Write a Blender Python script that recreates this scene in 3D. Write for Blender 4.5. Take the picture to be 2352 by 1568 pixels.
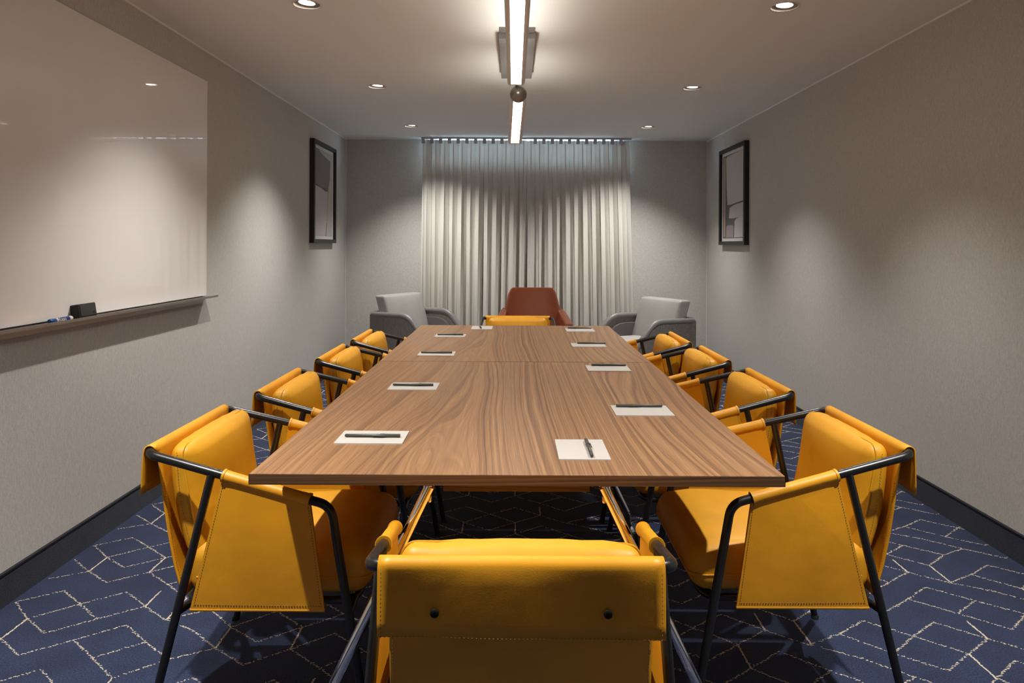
import bpy, bmesh, math, random
import numpy as np
from mathutils import Vector, Matrix, geometry
PI = math.pi
rnd = random.Random(7)
for o in list(bpy.data.objects): bpy.data.objects.remove(o)
SC = bpy.context.scene
COL = SC.collection

# ---------------------------------------------------------------- camera
cam = bpy.data.cameras.new('camera'); camo = bpy.data.objects.new('camera', cam); COL.objects.link(camo)
cam.sensor_width = 36; cam.lens = 1640/2352*36
cam.shift_x = -0.0017; cam.shift_y = -0.09396
cam.clip_start = .02
camo.location = (0, 0, 1.26)
camo.rotation_euler = (Matrix.Rotation(PI/2, 3, 'X') @ Matrix.Rotation(math.radians(.28), 3, 'Z')).to_euler()
SC.camera = camo
SC.view_settings.view_transform = 'Standard'; SC.view_settings.look = 'None'
SC.view_settings.gamma = 1; SC.view_settings.use_curve_mapping = False
SC.view_settings.exposure = 0.0
# ---------------------------------------------------------------- world (daylight outside, seen only through the window)
w = bpy.data.worlds.new('world'); SC.world = w; w.use_nodes = True
w.node_tree.nodes['Background'].inputs[0].default_value = (.55, .72, 1, 1)
w.node_tree.nodes['Background'].inputs[1].default_value = 1.0
DAY_W = 40.0       # daylight coming through the window head
SPOT_W = 140.0      # each recessed downlight
UP_E = 14.5        # glowing strip added on top of the linear lamp to lift the ceiling
BAR_E = 17.5        # linear lamp diffuser
LENS_E = 22.0
al = bpy.data.lights.new('daylight', 'AREA'); al.shape = 'RECTANGLE'; al.size = 1.9; al.size_y = .2
al.energy = DAY_W; al.color = (.62, .80, 1)
alo = bpy.data.objects.new('daylight', al); COL.objects.link(alo)
alo.location = (.11, 7.78, 2.24); alo.rotation_euler = (math.radians(-90), 0, 0)
FILL_W = 3.2      # unseen fill added behind the camera to brighten ceiling and camera-facing surfaces
cl = bpy.data.lights.new('rear_fill_light', 'AREA'); cl.shape = 'RECTANGLE'; cl.size = 1.9; cl.size_y = 1.9
cl.energy = FILL_W; cl.color = (1, .93, .85)
clo = bpy.data.objects.new('rear_fill_light', cl); COL.objects.link(clo)
clo.location = (.1, -2.75, 1.15); clo.rotation_euler = (math.radians(90), 0, 0)

# ---------------------------------------------------------------- helpers
def tag(o, label=None, cat=None, group=None, kind=None):
    if label: o['label'] = label
    if cat: o['category'] = cat
    if group: o['group'] = group
    if kind: o['kind'] = kind
    return o
def empty(name, loc=(0, 0, 0), rz=0, parent=None):
    o = bpy.data.objects.new(name, None); COL.objects.link(o)
    o.location = loc; o.rotation_euler = (0, 0, rz); o.empty_display_size = .05
    if parent: o.parent = parent
    return o
class MB:
    def __init__(s): s.v = []; s.f = []
    def add(s, v, f):
        n = len(s.v); s.v += [tuple(p) for p in v]; s.f += [tuple(i+n for i in q) for q in f]; return s
    def box(s, lo, hi, M=None):
        x0, y0, z0 = lo; x1, y1, z1 = hi
        v = [Vector(p) for p in ((x0,y0,z0),(x1,y0,z0),(x1,y1,z0),(x0,y1,z0),(x0,y0,z1),(x1,y0,z1),(x1,y1,z1),(x0,y1,z1))]
        if M: v = [M @ p for p in v]
        return s.add(v, [(0,3,2,1),(4,5,6,7),(0,1,5,4),(1,2,6,5),(2,3,7,6),(3,0,4,7)])
    def rbox(s, c, size, r, K=3, Mx=(0,0,0), fn=None):
        c = Vector(c); h = [max(a/2-r, 1e-5) for a in size]
        T = []
        for a in range(3):
            t = [(-1, -1+i/K) for i in range(K+1)]
            t += [(b, 0) for b in np.linspace(-1, 1, Mx[a]+2)[1:-1]]
            t += [(1, i/K) for i in range(K+1)]
            T.append(t)
        idx = {}; V = []; Fc = []
        def vert(i, j, k):
            key = (i, j, k)
            if key in idx: return idx[key]
            e = [T[0][i], T[1][j], T[2][k]]
            d = Vector([math.tan(q[1]*PI/4) for q in e]); d.normalize()
            p = Vector([e[a][0]*h[a]+r*d[a] for a in range(3)])
            if fn: p = Vector(fn(p))
            idx[key] = len(V); V.append(p+c); return idx[key]
        N = [len(t)-1 for t in T]
        for a in range(3):
            b, d = (a+1) % 3, (a+2) % 3
            for side in (0, N[a]):
                for i in range(N[b]):
                    for j in range(N[d]):
                        q = []
                        for (u, w_) in ((i, j), (i+1, j), (i+1, j+1), (i, j+1)):
                            k = [0, 0, 0]; k[a] = side; k[b] = u; k[d] = w_; q.append(vert(*k))
                        if side == 0: q.reverse()
                        Fc.append(q)
        return s.add(V, Fc)
    def tube(s, pts, r, seg=10, closed=False, caps=True):
        pts = [Vector(p) for p in pts]; n = len(pts)
        rr = r if hasattr(r, '__len__') else [r]*n
        ring = []; up = None
        for i, p in enumerate(pts):
            a = pts[i-1] if (i > 0 or closed) else p
            b = pts[(i+1) % n] if (i < n-1 or closed) else p
            t = (b-a).normalized()
            if up is None:
                up = Vector((0, 0, 1)) if abs(t.z) < .9 else Vector((1, 0, 0))
            x = t.cross(up).normalized(); up = x.cross(t).normalized()
            ring.append([p+(x*math.cos(2*PI*k/seg)+up*math.sin(2*PI*k/seg))*rr[i] for k in range(seg)])
        V = [q for g in ring for q in g]; Fc = []
        for i in range(n if closed else n-1):
            j = (i+1) % n
            for k in range(seg):
                l = (k+1) % seg
                Fc.append((i*seg+k, i*seg+l, j*seg+l, j*seg+k))
        if caps and not closed:
            Fc.append(tuple(range(seg))[::-1]); Fc.append(tuple((n-1)*seg+k for k in range(seg)))
        return s.add(V, Fc)
    def lathe(s, prof, seg=24, M=None, cap0=False, cap1=False):
        V = []; Fc = []
        for (r, z) in prof:
            for k in range(seg):
                a = 2*PI*k/seg; V.append(Vector((r*math.cos(a), r*math.sin(a), z)))
        for i in range(len(prof)-1):
            for k in range(seg):
                l = (k+1) % seg
                Fc.append((i*seg+k, i*seg+l, (i+1)*seg+l, (i+1)*seg+k))
        if cap0: Fc.append(tuple(range(seg))[::-1])
        if cap1: Fc.append(tuple((len(prof)-1)*seg+k for k in range(seg)))
        if M: V = [M @ p for p in V]
        return s.add(V, Fc)
    def grid(s, fn, nu, nv):
        V = [fn(i/nu, j/nv) for i in range(nu+1) for j in range(nv+1)]
        Fc = [(i*(nv+1)+j, (i+1)*(nv+1)+j, (i+1)*(nv+1)+j+1, i*(nv+1)+j+1) for i in range(nu) for j in range(nv)]
        return s.add(V, Fc)
    def prism(s, poly, f0, f1):
        n = len(poly); V = [f0(*p) for p in poly]+[f1(*p) for p in poly]
        Fc = [tuple(range(n))[::-1], tuple(range(n, 2*n))]+[(i, (i+1) % n, n+(i+1) % n, n+i) for i in range(n)]
        return s.add(V, Fc)
    def build(s, name, mat, parent=None, smooth=40, thick=None, loc=None, bevel=None, recalc=True):
        me = bpy.data.meshes.new(name); me.from_pydata([tuple(p) for p in s.v], [], s.f)
        bm = bmesh.new(); bm.from_mesh(me)
        bmesh.ops.remove_doubles(bm, verts=bm.verts, dist=1e-6)
        if recalc: bmesh.ops.recalc_face_normals(bm, faces=bm.faces)
        if bevel:
            es = [e for e in bm.edges if len(e.link_faces) == 2 and e.calc_face_angle(0) > math.radians(35)]
            bmesh.ops.bevel(bm, geom=es, offset=bevel, segments=2, affect='EDGES', profile=.6)
        bm.to_mesh(me); bm.free()
        if bevel and smooth and bevel < .005: smooth = None      # keep large flat faces flat
        if smooth:
            for p in me.polygons: p.use_smooth = True
            me.set_sharp_from_angle(angle=math.radians(smooth))
        me.materials.append(mat)
        o = bpy.data.objects.new(name, me); COL.objects.link(o)
        if thick:
            sm_ = o.modifiers.new('thickness', 'SOLIDIFY'); sm_.thickness = thick; sm_.offset = 0
            if thick > .02:
                bv = o.modifiers.new('soft', 'BEVEL'); bv.width = .016; bv.segments = 3; bv.limit_method = 'ANGLE'
        if parent: o.parent = parent
        if loc: o.location = loc
        return o
def fillet(P, R, n=6):
    """polyline with rounded corners; R radius per inner vertex"""
    P = [Vector(p) for p in P]; out = [P[0]]
    for i in range(1, len(P)-1):
        r = R if not hasattr(R, '__len__') else R[i-1]
        a = (P[i-1]-P[i]).normalized(); b = (P[i+1]-P[i]).normalized()
        ang = a.angle(b); d = min(r/math.tan(ang/2), (P[i-1]-P[i]).length*.49, (P[i+1]-P[i]).length*.49)
        p0 = P[i]+a*d; p2 = P[i]+b*d
        for k in range(n+1):
            t = k/n; out.append(p0*(1-t)**2+P[i]*2*t*(1-t)+p2*t*t)
    out.append(P[-1]); return out
def copy_tree(o, parent=None):
    c = o.copy(); COL.objects.link(c); c.parent = parent
    for ch in list(o.children): copy_tree(ch, c)
    return c
def stitches(mb, path, step=.007, ln=.0045, w=.0011, off=(0, 0, 0)):
    path = [Vector(p)+Vector(off) for p in path]
    L = 0; nxt = 0
    for a, b in zip(path[:-1], path[1:]):
        d = (b-a); l = d.length
        if l < 1e-6: continue
        t = d/l
        x = t.cross(Vector((0, 0, 1))) if abs(t.z) < .9 else t.cross(Vector((1, 0, 0)))
        x.normalize(); y = x.cross(t)
        while nxt <= L+l:
            p = a+t*(nxt-L); e = t*ln/2
            v = [p-e, p+x*w, p+e, p-x*w, p+y*w, p-y*w]
            mb.add(v, [(0,1,4),(1,2,4),(2,3,4),(3,0,4),(1,0,5),(2,1,5),(3,2,5),(0,3,5)])
            nxt += step
        L += l
def text_mesh(name, s, size, mat, parent, M, extrude=.0001, space=1.0):
    cu = bpy.data.curves.new(name, 'FONT'); cu.body = s; cu.size = size; cu.extrude = extrude
    cu.align_x = 'CENTER'; cu.align_y = 'CENTER'; cu.space_character = space
    t = bpy.data.objects.new(name, cu); COL.objects.link(t)
    bpy.context.view_layer.update()
    me = bpy.data.meshes.new_from_object(t.evaluated_get(bpy.context.evaluated_depsgraph_get()))
    bpy.data.objects.remove(t)
    me.transform(M); me.materials.clear(); me.materials.append(mat)
    o = bpy.data.objects.new(name, me); COL.objects.link(o)
    if parent: o.parent = parent
    return o

# ---------------------------------------------------------------- materials
def mat(name, color, rough=.5, metal=0, spec=.5, coat=0, coat_r=.1, sheen=0):
    m = bpy.data.materials.new(name); m.use_nodes = True
    b = m.node_tree.nodes['Principled BSDF']
    b.inputs['Base Color'].default_value = (*color, 1); b.inputs['Roughness'].default_value = rough
    b.inputs['Metallic'].default_value = metal; b.inputs['Specular IOR Level'].default_value = spec
    b.inputs['Coat Weight'].default_value = coat; b.inputs['Coat Roughness'].default_value = coat_r
    b.inputs['Sheen Weight'].default_value = sheen
    return m
def nd(m, t, **kw):
    n = m.node_tree.nodes.new(t)
    for k, v in kw.items():
        if k in n.inputs: n.inputs[k].default_value = v
        else: setattr(n, k, v)
    return n
def ln(m, a, ao, b, bi): m.node_tree.links.new(a.outputs[ao], b.inputs[bi])
def coords(m, scale=(1, 1, 1), rot=(0, 0, 0), out='Object'):
    c = nd(m, 'ShaderNodeTexCoord'); mp = nd(m, 'ShaderNodeMapping')
    mp.inputs['Scale'].default_value = scale; mp.inputs['Rotation'].default_value = rot
    ln(m, c, out, mp, 'Vector'); return mp
def ramp(m, src, so, stops):
    r = nd(m, 'ShaderNodeValToRGB'); ln(m, src, so, r, 'Fac')
    e = r.color_ramp.elements
    while len(e) < len(stops): e.new(.5)
    for i, (p, c) in enumerate(stops):
        e[i].position = p; e[i].color = (*c, 1)
    return r
def noise(m, mp, scale, detail=3, rough=.5, dist=0):
    n = nd(m, 'ShaderNodeTexNoise'); n.inputs['Scale'].default_value = scale
    n.inputs['Detail'].default_value = detail; n.inputs['Roughness'].default_value = rough
    n.inputs['Distortion'].default_value = dist
    if mp: ln(m, mp, 'Vector', n, 'Vector')
    return n
def bump(m, src, so, strength, dist, prev=None):
    b = nd(m, 'ShaderNodeBump'); b.inputs['Strength'].default_value = strength; b.inputs['Distance'].default_value = dist
    ln(m, src, so, b, 'Height')
    if prev: ln(m, prev, 'Normal', b, 'Normal')
    else: ln(m, b, 'Normal', m.node_tree.nodes['Principled BSDF'], 'Normal')
    return b
def P(m): return m.node_tree.nodes['Principled BSDF']
def mixc(m, a, ao, b, bo, fac=None, faco=None, mode='MIX', f=.5):
    x = nd(m, 'ShaderNodeMix', data_type='RGBA', blend_type=mode); x.inputs[0].default_value = f
    if fac: ln(m, fac, faco, x, 0)
    m.node_tree.links.new(a.outputs[ao], x.inputs[6])
    if isinstance(b, tuple): x.inputs[7].default_value = (*b, 1)
    else: m.node_tree.links.new(b.outputs[bo], x.inputs[7])
    return x

def fabric_mat(name, c, var=.12, thread=900, rough=.9, bstr=.25, sheen=0.0, streak=True):
    """woven cloth: crossed fine noise"""
    m = mat(name, c, rough, spec=.2, sheen=sheen)
    h = noise(m, coords(m, (.30, .30, 1)), thread, 2)
    v = noise(m, coords(m, (1, 1, .22)), thread*.8, 2)
    add = nd(m, 'ShaderNodeMath', operation='ADD'); ln(m, h, 'Fac', add, 0); ln(m, v, 'Fac', add, 1)
    half = nd(m, 'ShaderNodeMath', operation='MULTIPLY'); ln(m, add, 0, half, 0); half.inputs[1].default_value = .5
    lo = tuple(x*(1-var) for x in c); hi = tuple(min(1, x*(1+var)) for x in c)
    r = ramp(m, half, 0, [(.35, lo), (.65, hi)])
    ln(m, r, 'Color', P(m), 'Base Color')
    bump(m, half, 0, bstr, .001)
    return m
def leather_mat(name, c, rough=.48, dark=.82, sc=1.0):
    m = mat(name, c, rough, spec=.45)
    mp = coords(m)
    n1 = noise(m, mp, 5*sc, 3)
    r = ramp(m, n1, 'Fac', [(.3, tuple(x*dark for x in c)), (.65, c)])
    ln(m, r, 'Color', P(m), 'Base Color')
    n2 = noise(m, mp, 420, 2); n3 = noise(m, mp, 9, 2)
    b1 = bump(m, n3, 'Fac', .25, .012)
    b2 = bump(m, n2, 'Fac', .12, .0012, prev=b1); ln(m, b2, 'Normal', P(m), 'Normal')
    return m

M = {}
M['wall'] = fabric_mat('wall_cloth', (.57, .55, .515), var=.13, thread=330, bstr=.22)
M['ceiling'] = mat('ceiling_paint', (.86, .87, .84), .85, spec=.2)
M['bead'] = mat('white_bead', (.92, .90, .86), .5)
def carpet_mat(name, c):
    m = mat(name, c, .95, spec=.1, sheen=.15)
    mp = coords(m)
    a = noise(m, mp, 230, 3, .75); b = noise(m, mp, 7, 3)
    r = ramp(m, a, 'Fac', [(.36, tuple(x*.35 for x in c)), (.66, tuple(x*1.7 for x in c))])
    r2 = ramp(m, b, 'Fac', [(.3, (.8, .8, .8)), (.7, (1.15, 1.15, 1.15))])
    x = mixc(m, r, 'Color', r2, 'Color', mode='MULTIPLY', f=1)
    m.node_tree.links.new(x.outputs[2], P(m).inputs['Base Color'])
    bump(m, a, 'Fac', .6, .004)
    return m
M['carpet'] = carpet_mat('navy_carpet', (.026, .038, .088))
M['base'] = carpet_mat('navy_baseboard_carpet', (.017, .022, .042))
M['binding'] = mat('baseboard_binding', (.012, .014, .022), .6)
M['tuft'] = mat('cream_yarn', (.72, .63, .50), .9)
M['leather'] = leather_mat('yellow_leather', (.70, .325, .010))
M['leather_edge'] = leather_mat('yellow_leather_sling', (.74, .325, .010), .45)
M['stitch'] = mat('stitch_thread', (.20, .10, .02), .7)
M['frame'] = mat('black_tube', (.008, .0075, .007), .33, spec=.5, coat=.15, coat_r=.2)
M['button'] = mat('black_snap', (.006, .006, .006), .65, spec=.2)
M['chrome'] = mat('chrome', (.82, .80, .78), .08, metal=1)
M['blackmetal'] = mat('black_bracket', (.015, .015, .015), .5)
M['rubber'] = mat('rubber', (.02, .02, .02), .8)
M['glide'] = mat('grey_glide', (.45, .45, .42), .5)
M['alu'] = mat('brushed_aluminium', (.42, .40, .385), .38, metal=.85)
M['lampbody'] = mat('lamp_housing', (.80, .78, .75), .45, metal=.0)
M['canopy'] = mat('lamp_canopy', (.20, .185, .175), .5, metal=.2)
M['joint'] = mat('lamp_joint', (.25, .215, .19), .3, metal=.7)
M['trimring'] = mat('downlight_trim', (.72, .68, .62), .35)
M['can'] = mat('downlight_can', (.38, .34, .30), .5)
def emis(name, c, s):
    m = mat(name, (0, 0, 0), .5); P(m).inputs['Emission Color'].default_value = (*c, 1); P(m).inputs['Emission Strength'].default_value = s; return m
M['diffuser'] = emis('lamp_diffuser', (1, .93, .83), BAR_E)
M['upfill'] = emis('added_upfill', (1, .93, .83), UP_E)
M['lens'] = emis('downlight_lens', (1, .93, .84), LENS_E)
M['board'] = mat('white_glass_board', (.88, .84, .81), .3, spec=.2, coat=1, coat_r=.03)
M['board_edge'] = mat('board_edge', (.68, .67, .64), .3)
M['eraser'] = mat('eraser_black', (.012, .012, .011), .6)
M['eraser2'] = mat('eraser_face', (.035, .035, .032), .7)
M['blue'] = mat('marker_blue', (.01, .07, .30), .35)
M['white'] = mat('white_plastic', (.75, .72, .66), .4)
M['navyprint'] = mat('marker_print', (.008, .03, .15), .4)
M['paper'] = mat('pad_paper', (.46, .43, .395), .7, spec=.3)
M['print_grey'] = mat('pad_print', (.42, .39, .33), .7)
M['pen'] = mat('pen_barrel', (.045, .042, .038), .35)
M['pencap'] = mat('pen_cap', (.06, .056, .05), .38)
M['gold'] = mat('pen_gold_print', (.45, .30, .14), .4)
M['picframe'] = mat('picture_frame_black', (.012, .011, .010), .45)
M['mount'] = mat('mount_board', (.78, .77, .74), .8)
M['greyvinyl'] = leather_mat('grey_vinyl', (.20, .192, .188), .40, dark=.92)
M['greyvinyl2'] = leather_mat('grey_vinyl_cushion', (.36, .35, .335), .42, dark=.93)
M['greyinner'] = mat('grey_inner_panel', (.105, .093, .096), .6)
M['greyfab'] = fabric_mat('grey_tweed', (.18, .168, .15), var=.45, thread=420, bstr=.4)
M['greyseat'] = leather_mat('light_grey_seat', (.42, .40, .385), .5, dark=.95)
M['tan'] = leather_mat('cognac_leather', (.17, .040, .014), .30, dark=.85)
M['darkwood'] = mat('dark_wood_leg', (.035, .02, .012), .5)
M['railwhite'] = mat('curtain_track', (.45, .45, .46), .4)
# curtain: linen with some translucency
m = fabric_mat('curtain_linen', (.80, .77, .71), var=.07, thread=500, bstr=.2)
tr = nd(m, 'ShaderNodeBsdfTranslucent'); tr.inputs['Color'].default_value = (.72, .72, .70, 1)
mx = nd(m, 'ShaderNodeMixShader'); mx.inputs[0].default_value = .22
out = m.node_tree.nodes['Material Output']
ln(m, P(m), 'BSDF', mx, 1); ln(m, tr, 'BSDF', mx, 2); ln(m, mx, 'Shader', out, 'Surface')
M['curtain'] = m
M['shade'] = mat('roller_shade', (.45, .46, .50), .8)
def glass_mat(name):
    m = bpy.data.materials.new(name); m.use_nodes = True; nt = m.node_tree; nt.nodes.clear()
    o = nt.nodes.new('ShaderNodeOutputMaterial'); t = nt.nodes.new('ShaderNodeBsdfTransparent')
    g = nt.nodes.new('ShaderNodeBsdfGlossy'); g.inputs['Roughness'].default_value = .02
    bf = nt.nodes.new('ShaderNodeNewGeometry'); iv = nt.nodes.new('ShaderNodeMath'); iv.operation = 'SUBTRACT'; iv.inputs[0].default_value = 1
    mu = nt.nodes.new('ShaderNodeMath'); mu.operation = 'MULTIPLY'; nt.links.new(bf.outputs['Backfacing'], iv.inputs[1])
    f = nt.nodes.new('ShaderNodeFresnel'); f.inputs['IOR'].default_value = 1.45; x = nt.nodes.new('ShaderNodeMixShader')
    nt.links.new(f.outputs[0], mu.inputs[0]); nt.links.new(iv.outputs[0], mu.inputs[1]); nt.links.new(mu.outputs[0], x.inputs[0]); nt.links.new(t.outputs[0], x.inputs[1]); nt.links.new(g.outputs[0], x.inputs[2]); nt.links.new(x.outputs[0], o.inputs[0])
    return m
M['glass'] = glass_mat('clear_glass')
# walnut
def walnut(name, edge=False):
    c0 = (.170, .086, .040); c1 = (.270, .144, .067); c2 = (.335, .186, .088)
    if edge: c0, c1, c2 = [tuple(v*.5 for v in c_) for c_ in (c0, c1, c2)]
    m = mat(name, c1, .38, spec=.35)
    mp = coords(m, (1, .15, 1) if not edge else (.15, 1, 4))
    big = noise(m, mp, 1.9, 1, .4)
    sep = nd(m, 'ShaderNodeSeparateXYZ'); ln(m, mp, 'Vector', sep, 0)
    k = nd(m, 'ShaderNodeMath', operation='MULTIPLY_ADD'); ln(m, big, 'Fac', k, 0); k.inputs[1].default_value = .62
    ln(m, sep, 'X' if not edge else 'Z', k, 2)
    w1 = noise(m, mp, 6, 2, .5)
    def bands(freq, amp, stops):
        sc = nd(m, 'ShaderNodeMath', operation='MULTIPLY'); ln(m, k, 0, sc, 0); sc.inputs[1].default_value = freq
        k2 = nd(m, 'ShaderNodeMath', operation='MULTIPLY_ADD'); ln(m, w1, 'Fac', k2, 0); k2.inputs[1].default_value = amp; ln(m, sc, 0, k2, 2)
        one = nd(m, 'ShaderNodeTexNoise', noise_dimensions='1D'); one.inputs['Scale'].default_value = 1.0
        one.inputs['Detail'].default_value = 4; one.inputs['Roughness'].default_value = .75
        ln(m, k2, 0, one, 'W'); return ramp(m, one, 'Fac', stops)
    # irregular growth lines: a 1-D noise sampled along the warped ring coordinate
    r = bands(52, 2.4, [(.30, c0), (.43, tuple(a_*.5+b_*.5 for a_, b_ in zip(c0, c1))), (.50, c1), (.66, c2)])
    r2 = bands(130, 3.0, [(.36, (.66, .62, .60)), (.47, (1, 1, 1)), (1, (1.04, 1.04, 1.04))])
    fine = noise(m, coords(m, (1, .02, 1) if not edge else (.02, 1, 1)), 190, 3, .6)
    rf = ramp(m, fine, 'Fac', [(.3, (.80, .78, .76)), (.7, (1.1, 1.1, 1.1))])
    def mul(a_, ao, b_, bo, f=1):
        y = nd(m, 'ShaderNodeMix', data_type='RGBA', blend_type='MULTIPLY'); y.inputs[0].default_value = f
        m.node_tree.links.new(a_.outputs[ao], y.inputs[6]); m.node_tree.links.new(b_.outputs[bo], y.inputs[7]); return y
    x = mul(r, 0, r2, 0, .75); x = mul(x, 2, rf, 0, .9)
    md = noise(m, mp, 1.6, 3)
    rm = ramp(m, md, 'Fac', [(.3, (.86, .84, .84)), (.7, (1.1, 1.08, 1.05))])
    y = mul(x, 2, rm, 0)
    m.node_tree.links.new(y.outputs[2], P(m).inputs['Base Color'])
    bump(m, fine, 'Fac', .05, .0006)
    return m
M['walnut'] = walnut('walnut_top'); M['walnut_edge'] = walnut('walnut_edge', True)

# ================================================================ SETTING
XL, XR, YB, YF, H = -1.767, 2.032, 7.51, -1.3, 2.363
T = .12
floor = MB().box((XL-T, YF-T, -.1), (XR+T, YB+T, 0)).build('floor', M['carpet'], smooth=None); tag(floor, kind='structure')
tag(MB().box((XL-T, YF-T, 0), (XL, YB+T, H+.25)).build('wall_left', M['wall'], smooth=None), kind='structure')
tag(MB().box((XR, YF-T, 0), (XR+T, YB+T, H+.25)).build('wall_right', M['wall'], smooth=None), kind='structure')
DX0, DX1, DZ = -.90, 1.10, 2.15          # unseen doorway behind the camera, added to let the fill light in
b = MB().box((XL, YF-T, 0), (DX0, YF, H+.25)).box((DX1, YF-T, 0), (XR, YF, H+.25)).box((DX0, YF-T, DZ), (DX1, YF, H+.25))
tag(b.build('wall_front', M['wall'], smooth=None), kind='structure')
b = MB().box((DX0, YF-T-.01, 0), (DX0+.04, YF+.01, DZ)).box((DX1-.04, YF-T-.01, 0), (DX1, YF+.01, DZ)).box((DX0+.04, YF-T-.01, DZ-.04), (DX1-.04, YF+.01, DZ))
tag(b.build('added_door_1', M['darkwood'], smooth=None), kind='structure')
# unseen corridor beyond it, added to house the fill light
YC = -2.85
tag(MB().box((XL-T, YC, -.1), (XR+T, YF-T, 0)).build('floor', M['carpet'], smooth=None), kind='structure')
tag(MB().box((XL-T, YC-T, 0), (XR+T, YC, H+.25)).build('wall_added_corridor', M['wall'], smooth=None), kind='structure')
tag(MB().box((XL-T, YC, 0), (XL, YF-T, H+.25)).build('wall_added_corridor_left', M['wall'], smooth=None), kind='structure')
tag(MB().box((XR, YC, 0), (XR+T, YF-T, H+.25)).build('wall_added_corridor_right', M['wall'], smooth=None), kind='structure')
tag(MB().box((XL-T, YC, H), (XR+T, YF-T, H+.25)).build('ceiling', M['ceiling'], smooth=None), kind='structure')
WX0, WX1, WZ0, WZ1 = -.86, 1.08, .55, H-.004
b = MB()
b.box((XL, YB, 0), (WX0, YB+T, H+.25)); b.box((WX1, YB, 0), (XR, YB+T, H+.25))
b.box((WX0, YB, 0), (WX1, YB+T, WZ0)); b.box((WX0, YB, WZ1), (WX1, YB+T, H+.25))
tag(b.build('wall_back', M['wall'], smooth=None), kind='structure')
# ceiling with a round hole for every downlight
LX = (-.957, 1.241); LY = (1.27, 3.285, 4.985, 6.635)
HR = .060
vs = [Vector((XL-T, YF-T)), Vector((XR+T, YF-T)), Vector((XR+T, YB+T)), Vector((XL-T, YB+T))]
fs_in = [[0, 1, 2, 3]]; ed = [(0, 1), (1, 2), (2, 3), (3, 0)]
for lx in LX:
    for ly in LY:
        n0 = len(vs)
        for k in range(40): vs.append(Vector((lx+HR*math.cos(2*PI*k/40), ly+HR*math.sin(2*PI*k/40))))
        ed += [(n0+k, n0+(k+1) % 40) for k in range(40)]
ov, oe, of, _, _, _ = geometry.delaunay_2d_cdt(vs, ed, [], 0, 1e-5)
cb = MB(); keep = []
for f in of:
    c = sum((ov[i] for i in f), Vector((0, 0)))/len(f)
    if all((c-Vector((lx, ly))).length > HR*.999 for lx in LX for ly in LY): keep.append(tuple(f))
cb.add([(p.x, p.y, H) for p in ov], keep)
co = cb.build('ceiling', M['ceiling'], smooth=None, recalc=False)
tag(co, kind='structure')
tp = MB().box((XL-T, YF-T, H+.20), (XR+T, YB+T, H+.25)).build('ceiling', M['ceiling'], smooth=None); tag(tp, kind='structure')
# thin bead where wall meets ceiling, and vertical corner beads
tag(MB().box((XL, YF, H-.008), (XL+.008, YB, H)).build('trim_1', M['bead'], smooth=None), kind='structure')
tag(MB().box((XR-.008, YF, H-.008), (XR, YB, H)).build('trim_2', M['bead'], smooth=None), kind='structure')
tag(MB().box((XL+.001, YB-.003, .116), (XL+.004, YB, H-.006)).build('trim_3', M['bead'], smooth=None), kind='structure')
tag(MB().box((XR-.004, YB-.003, .116), (XR-.001, YB, H-.006)).build('trim_4', M['bead'], smooth=None), kind='structure')
# carpet skirting
def base(side, lo, hi, blo, bhi):
    o = MB().box(lo, hi).build('baseboard_'+side, M['base'], smooth=None); tag(o, kind='structure')
    MB().box(blo, bhi).build('binding', M['binding'], o, smooth=None)
base('left', (XL, YF, 0), (XL+.010, YB, .112), (XL, YF, .112), (XL+.013, YB, .118))
base('right', (XR-.010, YF, 0), (XR, YB, .112), (XR-.013, YF, .112), (XR, YB, .118))
base('back', (XL+.013, YB-.010, 0), (XR-.013, YB, .112), (XL+.013, YB-.013, .112), (XR-.013, YB, .118))
base('front_left', (XL+.013, YF, 0), (DX0, YF+.010, .112), (XL+.013, YF, .112), (DX0, YF+.013, .118))
base('front_right', (DX1, YF, 0), (XR-.013, YF+.010, .112), (DX1, YF, .112), (XR-.013, YF+.013, .118))
# window behind the curtain
wf = MB()
wf.box((WX0, YB+.05, WZ0), (WX0+.05, YB+.10, WZ1)); wf.box((WX1-.05, YB+.05, WZ0), (WX1, YB+.10, WZ1))
wf.box((WX0+.05, YB+.05, WZ0), (WX1-.05, YB+.10, WZ0+.05)); wf.box((.09, YB+.05, WZ0+.05), (.13, YB+.10, WZ1))
wfo = wf.build('window_1', M['alu'], smooth=None); tag(wfo, kind='structure')
MB().box((WX0+.05, YB+.07, WZ0+.05), (.09, YB+.076, WZ1)).build('pane', M['glass'], wfo, smooth=None)
MB().box((.13, YB+.07, WZ0+.05), (WX1-.05, YB+.076, WZ1)).build('pane', M['glass'], wfo, smooth=None)
sh = MB().box((WX0+.004, YB+.020, WZ0+.01), (WX1-.004, YB+.023, 2.13)); 
sho = sh.build('roller_shade', M['shade'], smooth=None)
tag(sho, 'pale grey roller shade closing the window behind the linen curtains', 'shade')
MB().tube([(WX0+.004, YB+.022, WZ0+.012), (WX1-.004, YB+.022, WZ0+.012)], .008).build('hem_bar', M['alu'], sho)

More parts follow.
